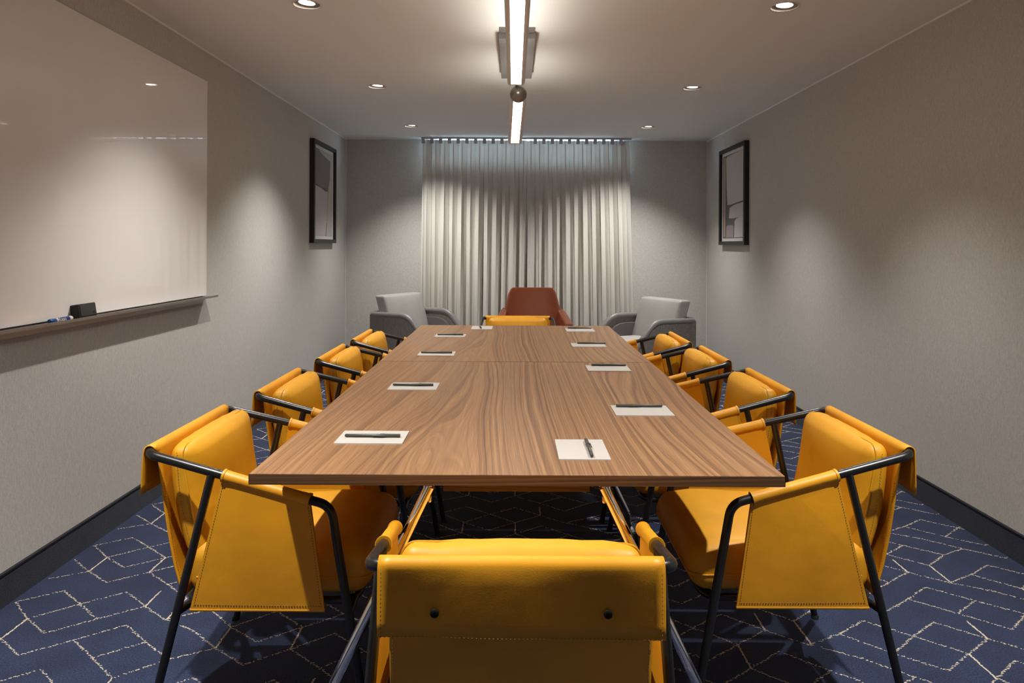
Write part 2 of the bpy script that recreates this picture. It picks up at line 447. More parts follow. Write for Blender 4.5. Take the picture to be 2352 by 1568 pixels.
# carpet line pattern: cream yarn tufts worked in an isometric net
A0, DX, PY = -1.742, .1170, .470
diag = [[(.155, .238), (.155, .044), (.022, -.079), (.330, .391)],
        [(.238, .143), (.044, .143), (.044, -.044), (.391, .302)],
        [(.143, .045), (-.044, .045), (.302, .387), (.143, .230)],
        [(.387, .289), (.045, .130), (.230, .130), (.387, .478)],
        [(.130, .037), (.478, .377), (.289, .377), (.289, .188)],
        [(.377, .285), (.188, .285), (.047, .110), (.042, -.023)]]
solid = {1: (.391, .514), 3: (.387, .515), 4: (.130, .239), 5: (.047, .188)}
tv = []; tf = []
def fleck(x, y, ang, l, wd, z):
    n = len(tv); c, s_ = math.cos(ang), math.sin(ang)
    for (a, b_) in ((-l, -wd*.4), (l, -wd), (l*.8, wd), (-l*.9, wd*.8)):
        tv.append((x+a*c-b_*s_, y+a*s_+b_*c, .0003))
    for (a, b_) in ((-l*.7, 0), (l*.7, 0)):
        tv.append((x+a*c-b_*s_, y+a*s_+b_*c, z))
    tf.extend([(n, n+1, n+5, n+4), (n+1, n+2, n+5), (n+2, n+3, n+4, n+5), (n+3, n, n+4)])
def inside(x, y): return XL+.012 < x < XR-.012 and .7 < y < YB-.02
def dash(p, q):
    L = math.dist(p, q); ang = math.atan2(q[1]-p[1], q[0]-p[0]); n = int(L/.0042)
    for i in range(n):
        t = (i+rnd.random()*.7)/n
        if rnd.random() < .18: continue
        x = p[0]+(q[0]-p[0])*t+rnd.gauss(0, .0018); y = p[1]+(q[1]-p[1])*t+rnd.gauss(0, .0018)
        if inside(x, y): fleck(x, y, rnd.choice((0, .25, -.25))+rnd.gauss(0, .25), rnd.uniform(.0020, .0042), .0016, .0016)
def line(p, q):
    L = math.dist(p, q); n = int(L/.0022)
    for i in range(n):
        t = i/n
        x = p[0]+(q[0]-p[0])*t+rnd.gauss(0, .0012); y = p[1]+(q[1]-p[1])*t
        if inside(x, y): fleck(x, y, PI/2+rnd.gauss(0, .4), .0034, .0019, .0018)
for col in range(0, 34):
    tile, c = divmod(col, 6); x0 = A0+DX*col; sh_ = -.045*tile
    for r_ in range(1, 17):
        y0 = r_*PY+sh_-.0
        for (a, b_) in diag[c]: dash((x0, y0+a), (x0+DX, y0+b_))
        if c in solid and rnd.random() < .85: a, b_ = solid[c]; line((x0, y0+a), (x0, y0+b_))
me = bpy.data.meshes.new('carpet_tufts'); me.from_pydata(tv, [], tf); me.materials.append(M['tuft'])
to = bpy.data.objects.new('carpet_tufts', me); COL.objects.link(to); to.parent = floor; tag(to, kind='stuff')

# ================================================================ TABLES
TZ = .738; TT = .0245
def folding_table(y0, y1, label, x0=-.600, x1=.620):
    cy = (y0+y1)/2; cx = (x0+x1)/2
    root = empty('folding_table', (cx, cy, 0)); tag(root, label, 'table')
    hw = (x1-x0)/2; hd = (y1-y0)/2
    top = MB().box((-hw+.0012, -hd+.0012, TZ-TT+.001), (hw-.0012, hd-.0012, TZ)).build('tabletop', M['walnut'], root, bevel=.0008)
    eb = MB()
    for lo, hi in (((-hw, -hd, TZ-TT), (hw, -hd+.0012, TZ-.001)), ((-hw, hd-.0012, TZ-TT), (hw, hd, TZ-.001)),
                   ((-hw, -hd, TZ-TT), (-hw+.0012, hd, TZ-.001)), ((hw-.0012, -hd, TZ-TT), (hw, hd, TZ-.001))):
        eb.box(lo, hi)
    eb.build('edge_band', M['walnut_edge'], root, smooth=None)
    zt = TZ-TT
    for s in (-1, 1):
        yy = s*(hd-.05) if not (s < 0 and y0 > 3) else s*(hd-.024)
        ya = s*(hd-.19)
        MB().box((-.185, ya-.010, zt-.075), (.185, ya+.010, zt)).build('apron', M['walnut_edge'], root, smooth=None)
        for t in (-1, 1):
            MB().box((min(t*.25, t*.185), ya-.03, zt-.032), (max(t*.25, t*.185), ya+.03, zt)).build('bracket', M['blackmetal'], root, bevel=.004)
            leg = empty('leg', (0, 0, 0), 0, root)
            for dy in (-.0175, .0175):
                pts = fillet([(t*.200, yy+dy, zt-.012), (t*.470, yy+dy, .14), (t*.497, yy+dy, .085), (t*.497, yy+dy, .02)], [.12, .05])
                MB().tube(pts, .0125, 12).build('tube', M['chrome'], leg)
            MB().tube([(t*.497, yy-.028, .040), (t*.497, yy+.028, .040)], .013, 10).build('cross_pin', M['chrome'], leg)
            MB().rbox((t*.206, yy, zt-.028), (.020, .050, .045), .006).build('hinge', M['chrome'], leg)
            MB().lathe([(.026, 0), (.030, .006), (.026, .018), (.012, .024)], 20, Matrix.Translation((t*.497, yy, 0)), True, True).build('foot_glide', M['glide'], leg)
    MB().box((-.02, -(hd-.33), zt-.030), (.02, hd-.33, zt)).build('stretcher', M['blackmetal'], root, bevel=.003)
    return root
folding_table(1.622, 3.197, 'nearer walnut laminate folding table with chrome tube legs, its edge facing the camera')
folding_table(3.200, 4.648, 'farther walnut laminate folding table, beyond the seam, towards the curtains')

# ================================================================ YELLOW CHAIRS
HB = .2575; ZB = .718; SL = .25
def armpt(y): return HB+.062*y, ZB-SL*y      # |x|, z of the arm tube at local y
def make_chair():
    root = empty('yellow_armchair')
    r = .0115
    xf, zf = armpt(.485)
    # back tube + both arms, one bent rail
    P0 = [(-xf, .485, zf), (-HB, 0, ZB), (HB, 0, ZB), (xf, .485, zf)]
    footf = Vector((.300, .590, 0))
    def legtop(t, s): # point down the front leg
        a = Vector((s*xf, .485, zf)); b_ = Vector((s*footf.x, footf.y, 0)); return a+(b_-a)*t
    path = [legtop(.16, -1)]+P0+[legtop(.16, 1)]
    MB().tube(fillet(path, [.05, .036, .036, .05], 8), r, 12).build('arm_rail', M['frame'], root)
    for s in (-1, 1):
        fl = MB().tube([legtop(.158, s), legtop(1, s)+Vector((0, 0, .004))], r, 12).build('leg', M['frame'], root)
        MB().lathe([(.010, 0), (.0130, .002), (.0130, .012)], 12, Matrix.Translation((s*footf.x, footf.y, 0)), True, True).build('foot_cap', M['rubber'], fl)
    for s in (-1, 1):
        xa, za = armpt(.175)
        a = Vector((s*xa, .175, za)); f_ = Vector((s*.298, .020, 0))
        rl = MB().tube([a, f_+Vector((0, 0, .004))], .0108, 12).build('leg', M['frame'], root)
        MB().lathe([(.010, 0), (.0125, .002), (.0125, .012)], 12, Matrix.Translation((f_.x, f_.y, 0)), True, True).build('foot_cap', M['rubber'], rl)
    # under-seat frame
    zs = .322
    loop = fillet([(0, .085, zs), (-.215, .085, zs), (-.215, .535, zs), (.215, .535, zs), (.215, .085, zs), (0, .085, zs)], .05, 6)
    sf = MB().tube(loop[:-1], .0095, 10, closed=True)
    for s in (-1, 1):
        k = zs/armpt(.175)[1]
        yl = .020+(.175-.020)*k; xl = .298+(armpt(.175)[0]-.298)*k
        sf.tube([(s*.21, yl+.02, zs), (s*xl, yl, zs)], .0095, 10)
        kk = 1-zs/zf; q = legtop(kk, s)
        sf.tube([(s*.20, q.y-.02, zs), (s*q.x, q.y, zs)], .0095, 10)
    sf.build('seat_frame', M['frame'], root)
    # seat cushion
    def sfn(p):
        x, y, z = p
        k = 1-(abs(x)/.24)**3; kz = 1-(abs(y)/.25)**4
        if z > 0: z += .012*max(0, k)*max(0, kz)
        # waterfall front
        if y > .13: z -= (.020*((y-.13)/.12)**2 if z > 0 else 0)
        if y > .10 and z < 0: y -= .018*(-z/.07)
        return (x, y, z)
    seat = MB().rbox((0, .335, .402), (.462, .490, .132), .042, 4, (5, 5, 1), sfn).build('seat', M['leather'], root, smooth=60)
    sb = MB(); zz = .388
    sp = fillet([(-.2318, .12, zz), (-.2318, .578, zz), (.2318, .578, zz), (.2318, .12, zz)], .042, 6)
    MB().tube(sp, .0022, 6).build('piping', M['leather_edge'], seat)
    # back sling, wraps over the back tube and hangs down behind as a flap
    prof = [(-.0200, .607), (-.0195, .63), (-.0185, .66), (-.0172, .69), (-.0160, .712)]
    for k in range(0, 9):
        a = PI*1.02-k*PI/8*1.02; prof.append((.0150*math.cos(a), ZB+.0150*math.sin(a)))
    prof += [(.019, .68), (.026, .63), (.035, .56), (.046, .49), (.060, .42), (.076, .36), (.088, .335)]
    nP = len(prof)-1
    def sl(u, v):
        i = min(int(v*nP), nP-1); t = v*nP-i
        y = prof[i][0]*(1-t)+prof[i+1][0]*t; z = prof[i][1]*(1-t)+prof[i+1][1]*t
        hw = .2405
        if v > .6: hw = .2405-.012*min(1, (v-.6)/.08)
        x = (u*2-1)*hw
        if v < .28:
            y += .0035*math.sin(u*9+1)*(1-v/.28); z += .0018*math.sin(u*5.5)*(1-v/.28)
        return (x, y, z)
    bs = MB().grid(sl, 24, nP).build('back_sling', M['leather_edge'], root, smooth=60, thick=.0032)
    sm = MB()
    stitches(sm, [(-.2345+.469*i/30, -.0213+.0035*math.sin(i/30*9+1), .607+.0018*math.sin(i/30*5.5)) for i in range(31)])
    for s in (-1, 1):
        stitches(sm, [(s*.2345, prof[i][0]-.0018+.0035*math.sin((.5+s*.4875)*9+1)*(1-i/nP/.28), prof[i][1]) for i in range(0, 5)])
        stitches(sm, [(s*.2225, prof[i][0]+.0040, prof[i][1]) for i in range(15, nP)])
        stitches(sm, [(s*.2225, prof[i][0]-.0040, prof[i][1]) for i in range(15, nP)])
    tag(sm.build('stitching', M['stitch'], bs, smooth=None), kind='stuff')
    for s in (-1, 1):
        MB().lathe([(.0075, 0), (.0075, .0015), (.0060, .0028), (.001, .0032)], 20,
                   Matrix.Translation((s*.144, -.0225, .649)) @ Matrix.Rotation(PI/2, 4, 'X'), False, True).build('snap_button', M['button'], root)
    # loose back cushion
    def bfn(p):
        x, y, z = p
        u = min(1, abs(x)/.215); v = min(1, abs(z)/.155)
        puff = (1-u**3)*(1-v**3)
        y = y*(.62+.38*(1-u**5)*(1-v**5)) + (.018*puff if y > 0 else -.006*puff)
        z += .006*(1-u**2)*(1 if z > .1 else 0)
        z += .0016*math.sin(x*90)*(1 if abs(z) > .12 else 0)
        t = (z+.155)/.31
        y += .106-.052*t-.012*math.sin(PI*t)
        return (x, y, z)
    bc = MB().rbox((0, .012, .577), (.430, .088, .296), .030, 4, (9, 1, 7), bfn).build('back_cushion', M['leather'], root, smooth=70)
    st = MB()
    for s in (-1, 1):
        stitches(st, [bfn(Vector((s*.2172, -.012, -.13+.26*i/20)))+Vector((0, .012, .583)) if False else (lambda q: (q[0], q[1]+.012, q[2]+.577))(bfn(Vector((s*.2172, -.012, -.13+.26*i/20)))) for i in range(21)], step=.008)
    sp_ = []
    for (px_, pz_) in fillet([(-.2165, 0, -.14), (-.2165, 0, .149), (.2165, 0, .149), (.2165, 0, -.14)], .028, 6) and [(p.x, p.z) for p in fillet([(-.2150, 0, -.13), (-.2150, 0, .1480), (.2150, 0, .1480), (.2150, 0, -.13)], .030, 6)]:
        q = bfn(Vector((px_, .012, pz_))); sp_.append((q[0], q[1]+.012, q[2]+.577))
    MB().tube(sp_, .0022, 6).build('seam_welt', M['leather'], bc)
    tag(st.build('stitching', M['stitch'], bc, smooth=None), kind='stuff')
    # arm slings
    for s in (-1, 1):
        ys, ye = .205, .432
        b = MB()
        pts = []
        for i in range(9):
            y = ys+(ye-ys)*i/8; x, z = armpt(y); pts.append((s*x, y, z))
        b.tube(pts, [.0158]+[.0148]*7+[.0158], 16)
        def pn(u, v, off=0):
            yt = ys+(ye-ys)*u; xt, zt = armpt(yt)
            yb = .128+(.470-.128)*u; zb = .330
            t = v
            x = xt*(1-t)+.283*t + .004*math.sin(PI*t)*math.sin(PI*u) + off
            return (s*x, yt*(1-t)+yb*t, (zt-.006)*(1-t)+zb*t)
        b2 = MB().grid(lambda u, v: pn(u, v, .004), 8, 10)
        b3 = MB().grid(lambda u, v: pn(u, v, -.004*(1-v)-.001), 8, 10)
        b.grid(lambda u, v: pn(u, v, .0065-.002*v), 8, 10)
        b.grid(lambda u, v: pn(u, v, -.0065+.004*v), 8, 10)
        # close the rims
        for u0 in (0, 1):
            b.grid(lambda u, v: pn(u0, v, (.0065-.002*v)*(1-u)+(-.0065+.004*v)*u), 1, 10)
        b.grid(lambda u, v: pn(u, 1, (.0045)*(1-v)+(-.0025)*v), 8, 1)
        b.tube([pn(i/8, 1, .001) for i in range(9)], .0048, 8)
        ao = b.build('arm_sling', M['leather_edge'], root, smooth=50)
        for u0, y_ in ((0, ys), (1, ye)):
            x, z = armpt(y_); dy = .006 if u0 == 0 else -.006
            q0 = Vector((s*armpt(y_)[0], y_, armpt(y_)[1])); q1 = Vector((s*armpt(y_+dy)[0], y_+dy, armpt(y_+dy)[1]))
            MB().tube([q0, q1], .0172, 18).build('collar', M['leather'], ao)
        st = MB()
        for u0 in (.022, .978):
            stitches(st, [pn(u0, .05+.92*i/20, .0072-.002*i/20) for i in range(21)])
        stitches(st, [pn(.03+.94*i/20, .955, .0055) for i in range(21)])
        tag(st.build('stitching', M['stitch'], ao, smooth=None), kind='stuff')
    return root
chairs = [
 # x, y, rotation, label
 (-.946, 2.100, -90, 'yellow leather armchair nearest the camera on the whiteboard side of the table'),
 (-.915, 2.800, -90, 'yellow leather armchair on the left, second from the camera'),
 (-.902, 3.543, -90, 'yellow leather armchair on the left, third from the camera'),
 (-.891, 4.207, -90, 'yellow leather armchair on the left, farthest from the camera, below the grey armchair'),
 (1.048, 2.126, 90, 'yellow leather armchair nearest the camera along the right-hand wall'),
 (1.020, 2.857, 90, 'yellow leather armchair on the right, second from the camera'),
 (.997, 3.547, 90, 'yellow leather armchair on the right, third from the camera'),
 (.968, 4.157, 90, 'yellow leather armchair on the right, farthest from the camera, in front of the grey armchair'),
 (.0155, 1.207, 0, 'yellow leather armchair at the near head, black-snapped back flap facing the camera'),
 (.031, 5.33, 180, 'yellow leather armchair at the far head of the table, in front of the brown chair'),
]
proto = make_chair()
for i, (x, y, a, lab) in enumerate(chairs):
    o = proto if i == 0 else copy_tree(proto)
    o.location = (x, y, 0); o.rotation_euler.z = math.radians(a)
    tag(o, lab, 'chair', 'yellow leather armchairs around the table')

# ================================================================ GREY LOUNGE ARMCHAIRS
def make_grey():
    root = empty('grey_lounge_chair')
    ax = .315; R_ = .027
    arm = lambda s: [(s*ax, .02, .608), (s*ax, .46, .612), (s*ax, .645, .40), (s*ax, .70, .10)]
    path = list(reversed(arm(-1)))+arm(1)
    pts = fillet(path, [.06, .20, .055, .055, .20, .06], 8)
    MB().tube(pts, R_, 14).build('arm_roll', M['greyvinyl'], root, smooth=60)
    for s in (-1, 1):
        prof = [(p.y, p.z) for p in fillet(arm(s), [.20, .06], 8)]
        poly = prof+[(.69, .075), (.02, .075)]
        MB().prism(poly, lambda y, z: (s*(ax-.018), y, z), lambda y, z: (s*(ax+.020), y, z)).build('side_panel', M['greyfab'], root, smooth=30)
        prof2 = [(p.y-.03, p.z-.062) for p in fillet(arm(s), [.20, .06], 8)]
        poly2 = [(max(.05, y), z) for y, z in prof2]+[(.62, .10), (.05, .10)]
        MB().prism(poly2, lambda y, z: (s*(ax-.055), y, z), lambda y, z: (s*(ax-.019), y, z)).build('arm_pad', M['greyinner'], root, bevel=.008)
    MB().box((-ax, .0, .075), (ax, .038, .60)).build('back_panel', M['greyfab'], root, bevel=.006)
    def fn(p):
        x, y, z = p; u = min(1, abs(x)/.28); v = min(1, abs(z)/.20); k = (1-u**4)*(1-v**4)
        if y > 0: y += .022*k
        y += -.33*z
        return (x, y, z)
    bc = MB().rbox((0, .150, .590), (.565, .120, .390), .022, 3, (6, 1, 5), fn).build('back_cushion', M['greyvinyl2'], root, smooth=60)
    def fs(p):
        x, y, z = p
        if z > 0: z += .012*(1-min(1, abs(x)/.26)**3)
        return (x, y, z)
    MB().rbox((0, .38, .355), (.515, .50, .15), .03, 3, (4, 4, 1), fs).build('seat', M['greyseat'], root, smooth=60)
    MB().box((-.27, .05, .09), (.27, .62, .28)).build('seat_base', M['greyfab'], root, bevel=.01)
    for sx in (-1, 1):
        for yy in (.06, .60):
            MB().lathe([(.016, 0), (.022, .095)], 14, Matrix.Translation((sx*.26, yy, 0)), True, True).build('leg', M['darkwood'], root)
    return root
GR = math.radians
g1 = make_grey(); g1.location = (-1.19, 6.966, 0); g1.rotation_euler.z = GR(-90-30)
tag(g1, 'grey vinyl lounge armchair to the left of the curtains, turned towards the table', 'armchair', 'grey lounge armchairs')
g2 = copy_tree(g1); g2.location = (1.457, 6.525, 0); g2.rotation_euler.z = GR(90+27)
tag(g2, 'grey vinyl lounge armchair to the right of the curtains, pale seat showing', 'armchair', 'grey lounge armchairs')

# ================================================================ BROWN CHAIR
def make_tan():
    root = empty('brown_leather_chair', (.185, 7.06, 0), PI)   # local +y faces the table
    def back(u, v):
        z = .36+(.842-.36)*v
        hw = .30-.082*max(0, (v-.30)/.70)
        x = (2*u-1)*hw
        y = .02+.14*(1-v)+.06*(abs(2*u-1)**3)*(1-v*.6)
        if v > .9 and abs(2*u-1) > .85: z -= .018*((abs(2*u-1)-.85)/.15)**2*((v-.9)/.1)
        return (x, y, z)
    MB().grid(back, 20, 20).build('backrest', M['tan'], root, smooth=60, thick=.055)
    MB().rbox((0, .40, .375), (.50, .50, .13), .04, 4, (3, 3, 0)).build('seat', M['tan'], root, smooth=60)
    for s in (-1, 1):
        sec = []
        # sections back to front: (y, top z, inner x, outer x)
        for (y, zt, xi, xo) in ((.06, .650, .235, .300), (.20, .625, .248, .325), (.40, .590, .262, .345), (.60, .562, .272, .356), (.655, .553, .275, .357)):
            zb = .25
            sec.append([(s*xi, y, zb), (s*xi, y, zt-.018), (s*(xi+.012), y, zt), (s*(xo-.012), y, zt), (s*xo, y, zt-.02), (s*(xo-.03), y, zb)])
        V = [p for q in sec for p in q]; n = 6; F_ = []
        for i in range(len(sec)-1):
            for k in range(n): F_.append((i*n+k, i*n+(k+1) % n, (i+1)*n+(k+1) % n, (i+1)*n+k))
        F_ += [tuple(range(n)), tuple((len(sec)-1)*n+k for k in range(n))]
        MB().add(V, F_).build('armrest', M['tan'], root, smooth=35, bevel=.010)
        for yy in (.10, .58):
            MB().tube([(s*.25, yy, .30), (s*.285, yy+(.04 if yy > .3 else -.02), .0)], [.018, .011], 12).build('leg', M['darkwood'], root)
    return root
tag(make_tan(), 'brown cognac leather armchair with flared arms in front of the curtains', 'armchair')

# ================================================================ CURTAINS
tr_ = MB().box((-.955, 7.325, H-.016), (1.205, 7.355, H)).build('curtain_track', M['railwhite'], smooth=None)
tag(tr_, 'slim pale ceiling track from which both linen curtains hang', 'curtain track')
def curtain(xa0, xa1, xb0, xb1, n, ph, seed, label, y0):
    """xa: top extents, xb: floor extents; n folds"""
    rr = random.Random(seed); knots = [rr.uniform(-.25, .25) for _ in range(n+3)]
    amps = [rr.uniform(.7, 1.2) for _ in range(n+3)]
    zt, zb = H-.030, .015
    def fn(u, v):            # v: 0 top, 1 bottom
        k = u*n; i = int(k); t = k-i; t = t*t*(3-2*t)
        kn = knots[i]*(1-t)+knots[i+1]*t; am = amps[i]*(1-t)+amps[i+1]*t
        x = (xa0+(xa1-xa0)*u)*(1-v)+(xb0+(xb1-xb0)*u)*v
        w_ = min(1, v*1.6)
        a = 2*PI*k+ph+kn*2.6*w_
        x += .012*math.sin(2*a)*(1-.4*v)+.020*kn*w_
        y = y0+(.030+.010*w_*(am-1)*3)*math.sin(a)+.012*w_*math.sin(a*.5+seed)
        # sharper creases lower down
        y += .007*w_*math.sin(3*a+1)
        return (x, y, zt+(zb-zt)*v)
    nu = n*18
    c = MB().grid(fn, nu, 36).build('curtain', M['curtain'], smooth=80, thick=.0012)
    tag(c, label, 'curtain', 'linen curtains')
    # carriers: small gliders holding each fold to the track
    hw = MB(); 
    for i in range(n):
        u = (i+.25-ph/(2*PI)) / n
        if not 0 <= u <= 1: continue
        p = fn(u, 0)
        MB().box((p[0]-.017, 7.330, zt-.03), (p[0]+.017, 7.350, H-.016)).build('carrier', M['railwhite'], c, smooth=None)
    return c
curtain(-.950, .130, -.965, .100, 12, .6, 3, 'left panel of pale linen curtain hanging in soft folds', 7.335)
curtain(.140, 1.195, .135, 1.262, 12, 2.4, 8, 'right panel of pale linen curtain hanging in soft folds', 7.345)

# ================================================================ WHITEBOARD
BX = -1.745
wb = empty('whiteboard', (XL, 2.84, .967)); tag(wb, 'large frameless white glass marker board on the left wall', 'whiteboard')
def wbb(lo, hi): return tuple(a-b_ for a, b_ in zip(lo, (XL, 2.84, .967))), tuple(a-b_ for a, b_ in zip(hi, (XL, 2.84, .967)))
MB().box(*wbb((XL+.001, 1.60, .967), (BX, 4.06, 2.182))).build('board_panel', M['board'], wb, bevel=.0015)
tyb = MB(); 
lo, hi = wbb((XL+.001, 1.58, .957), (XL+.078, 4.085, .9605)); tyb.box(lo, hi)
lo, hi = wbb((XL+.074, 1.58, .9605), (XL+.078, 4.085, .968)); tyb.box(lo, hi)
lo, hi = wbb((XL+.001, 1.58, .925), (XL+.004, 4.06, .957)); tyb.box(lo, hi)
tyb.build('tray', M['alu'], wb, smooth=None)
# eraser
er = empty('board_eraser', (-1.722, 2.868, .9605)); tag(er, 'black felt board eraser standing on the marker tray', 'eraser')
Mt = Matrix.Rotation(math.radians(-9), 4, 'Y')
b = MB().rbox((0, 0, .0285), (.036, .118, .056), .005, 3); b.v = [tuple(Mt @ Vector(p)) for p in b.v]; b.build('grip', M['eraser'], er)
b = MB().rbox((.0186, 0, .0285), (.003, .104, .044), .0012, 2); b.v = [tuple(Mt @ Vector(p)) for p in b.v]; b.build('face_plate', M['eraser2'], er)
b = MB().box((.0198, .030, .014), (.0206, .042, .022)); b.v = [tuple(Mt @ Vector(p)) for p in b.v]; b.build('emblem', M['eraser'], er, smooth=None)
# marker
mk = empty('whiteboard_marker', (-1.712, 2.70, .9605+.0095)); tag(mk, 'blue and white dry-erase marker lying on the tray left of the eraser', 'marker')
RY = Matrix.Rotation(-PI/2, 4, 'X')   # lathe z -> +y
def seg(prof, name, m_, par): return MB().lathe(prof, 20, RY, True, True).build(name, m_, par)
seg([(.0075, -.066), (.0088, -.064), (.0088, -.034), (.0082, -.032)], 'cap', M['blue'], mk)
seg([(.0082, -.032), (.0090, -.031), (.0090, -.022)], 'collar', M['white'], mk)
brl = seg([(.0090, -.022), (.0090, .046)], 'barrel', M['navyprint'], mk)
seg([(.0090, .046), (.0090, .060), (.0080, .065), (.004, .067)], 'end_plug', M['white'], mk)
Mtx = Matrix.Translation((.0086, .0, .0030)) @ Matrix.Rotation(PI/2-.30, 4, 'Y') @ Matrix.Rotation(PI/2, 4, 'Z')
text_mesh('lettering', 'Expo', .020, M['white'], brl, Mtx, .0003)

# ================================================================ PICTURES
def picture(side, label, shapes, bg):
    s = 1 if side == 'left' else -1           # facing +x / -x
    xw = XL if s > 0 else XR
    y0, y1 = 6.17, 6.94; z0, z1 = 1.272, 2.178
    root = empty('framed_picture', (xw, (y0+y1)/2, (z0+z1)/2)); tag(root, label, 'picture', 'framed abstract prints')
    hw, hh = (y1-y0)/2, (z1-z0)/2; fw = .034; d = .042
    fr = MB()
    def bx(x0, x1, ya, yb, za, zb): return ((min(s*x0, s*x1), ya, za), (max(s*x0, s*x1), yb, zb))
    fr.box(*bx(0, d, -hw, -hw+fw, -hh, hh)); fr.box(*bx(0, d, hw-fw, hw, -hh, hh))
    fr.box(*bx(0, d, -hw+fw, hw-fw, -hh, -hh+fw)); fr.box(*bx(0, d, -hw+fw, hw-fw, hh-fw, hh))
    fr.build('frame', M['picframe'], root, smooth=None)
    MB().box(*bx(.004, .018, -hw+fw, hw-fw, -hh+fw, hh-fw)).build('mount', M['mount'], root, smooth=None)
    aw, ah = hw-fw-.03, hh-fw-.028
    ar = MB().box(*bx(.018, .0185, -aw, aw, -ah, ah)).build('artwork', mat(side+'_print_paper', bg, .85), root, smooth=None)
    for i, (c, poly) in enumerate(shapes):
        q = [(-aw+2*aw*u, -ah+2*ah*v) for u, v in poly]
        MB().prism(q, lambda y, z: (s*.0185, y, z), lambda y, z: (s*(.0189+.0002*i), y, z)).build('painted_shape', mat('%s_paint_%d' % (side, i), c, .85), ar, smooth=None)
    MB().box(*bx(.030, .0315, -hw+fw, hw-fw, -hh+fw, hh-fw)).build('glass_pane', M['glass'], root, smooth=None)
lil = (.56, .51, .52); gr = (.20, .18, .185); dk = (.10, .095, .09); wh = (.62, .59, .59); tn = (.50, .36, .25)
picture('left', 'black framed abstract print on the left wall, large mauve shape above a pale one',
        [(gr, [(0, 1), (.26, .995), (.31, .973), (.58, .935), (.87, .908), (.84, .69), (.74, .57), (.36, .576), (0, .60)]),
         (dk, [(0, .60), (.36, .576), (.74, .57), (.72, .535), (.60, .53), (.4, .555), (.05, .575), (0, .58)]),
         (lil, [(0, .575), (.05, .57), (.4, .548), (.60, .525), (.70, .53), (.66, .25), (.62, .02), (0, .02)]),
         (tn, [(.84, .70), (.87, .70), (.78, .50), (.70, .20), (.66, .02), (.64, .02), (.70, .30), (.75, .57)]),
         (dk, [(.66, .16), (.675, .16), (.645, .0), (.615, .0)])], (.52, .50, .49))
# right picture: far side is u=0 in the photograph -> y increases away, so flip u
fl = lambda q: [(1-u, v) for u, v in q]
picture('right', 'black framed abstract print on the right wall, pale blocks outlined in dark grey',
        [(tn, fl([(.04, .985), (.12, .985), (.12, .02), (.05, .02)])),
         (wh, fl([(.15, .96), (.2, .985), (1, 1), (1, .43), (.85, .42), (.6, .41), (.4, .40), (.22, .40), (.18, .62)])),
         (wh, fl([(.33, .365), (.6, .395), (1, .405), (1, .27), (.85, .24), (.5, .235), (.30, .24)])),
         (wh, fl([(.57, .20), (.65, .228), (1, .255), (1, .01), (.55, .01)])),
         ((.36, .30, .31), fl([(.18, .14), (.25, .158), (.48, .155), (.52, .14), (.51, .01), (.17, .01)]))], (.085, .085, .08))

# ================================================================ PENDANT BAR LIGHT
pl = empty('linear_ceiling_light', (.012, 4.085, H)); tag(pl, 'long articulated linear light with two glowing bars under the ceiling', 'light')
def L(p): return Vector(p)-Vector((.012, 4.085, H))
MB().box(L((-.078, 3.61, H-.008)), L((.102, 4.60, H))).build('mounting_plate', M['canopy'], pl, smooth=None)
MB().box(L((-.084, 3.68, H-.040)), L((.108, 4.56, H-.008))).build('canopy', M['canopy'], pl, bevel=.003)
def bar(name, a, b_, wd=.092, hh=.052):
    a, b_ = L(a), L(b_); d = b_-a; Ln = d.length; d.normalize()
    xax = d.cross(Vector((0, 0, 1))).normalized(); up = xax.cross(d)
    R3 = Matrix((xax, d, up)).transposed().to_4x4(); R3.translation = (a+b_)/2
    body = MB(); r_ = .024; hw = wd/2; Lh = Ln/2+.022; nd_ = .022
    def sec(y, e):
        k = r_-math.sqrt(max(0, r_*r_-(r_-min(e, r_))**2)); w_ = hw-k; h_ = hh-k*.6; q = .018
        return [(-.0265, y, k*.25), (-w_+q*.5, y, k*.25), (-w_, y, q*.7+k*.2), (-w_, y, h_-q), (-w_+q, y, h_), (w_-q, y, h_), (w_, y, h_-q), (w_, y, q*.7+k*.2), (w_-q*.5, y, k*.25), (.0265, y, k*.25), (.0265, y, nd_), (-.0265, y, nd_)]
    es = [0, .003, .008, .015, .022]
    ys_ = [(-Lh+e, e) for e in es]+[(Lh-e, e) for e in reversed(es)]
    V = []; F_ = []
    for y, e in ys_: V += sec(y, e)
    n = 12
    for i in range(len(ys_)-1):
        for k in range(n): F_.append((i*n+k, i*n+(k+1) % n, (i+1)*n+(k+1) % n, (i+1)*n+k))
    F_ += [tuple(range(n)), tuple((len(ys_)-1)*n+k for k in range(n))]
    body.add(V, F_)
    for sg in (-1, 1):
        body.box((-.0265, min(sg*(Lh-.0215), sg*Lh*1.0), .0055), (.0265, max(sg*(Lh-.0215), sg*(Lh-.0005)), nd_))
    body.v = [tuple(R3 @ Vector(p)) for p in body.v]
    bo = body.build('lamp_bar', M['lampbody'], pl, smooth=50)
    df = MB().box((-.0256, -Ln/2, nd_-.006), (.0256, Ln/2, nd_-.001)); df.v = [tuple(R3 @ Vector(p)) for p in df.v]
    df.build('diffuser', M['diffuser'], bo, smooth=None)
    df = MB().box((-.022, -Ln/2, hh-.001), (.022, Ln/2, hh+.003)); df.v = [tuple(R3 @ Vector(p)) for p in df.v]
    df.build('upfill_strip', M['upfill'], bo, smooth=None)  # added upward glow that brightens the ceiling, no visible lamp part
bar('a', (.0090, 1.55, 2.10), (.0085, 3.754, 2.10))
bar('b', (.0210, 4.020, 2.067), (.0040, 4.69, 1.926))
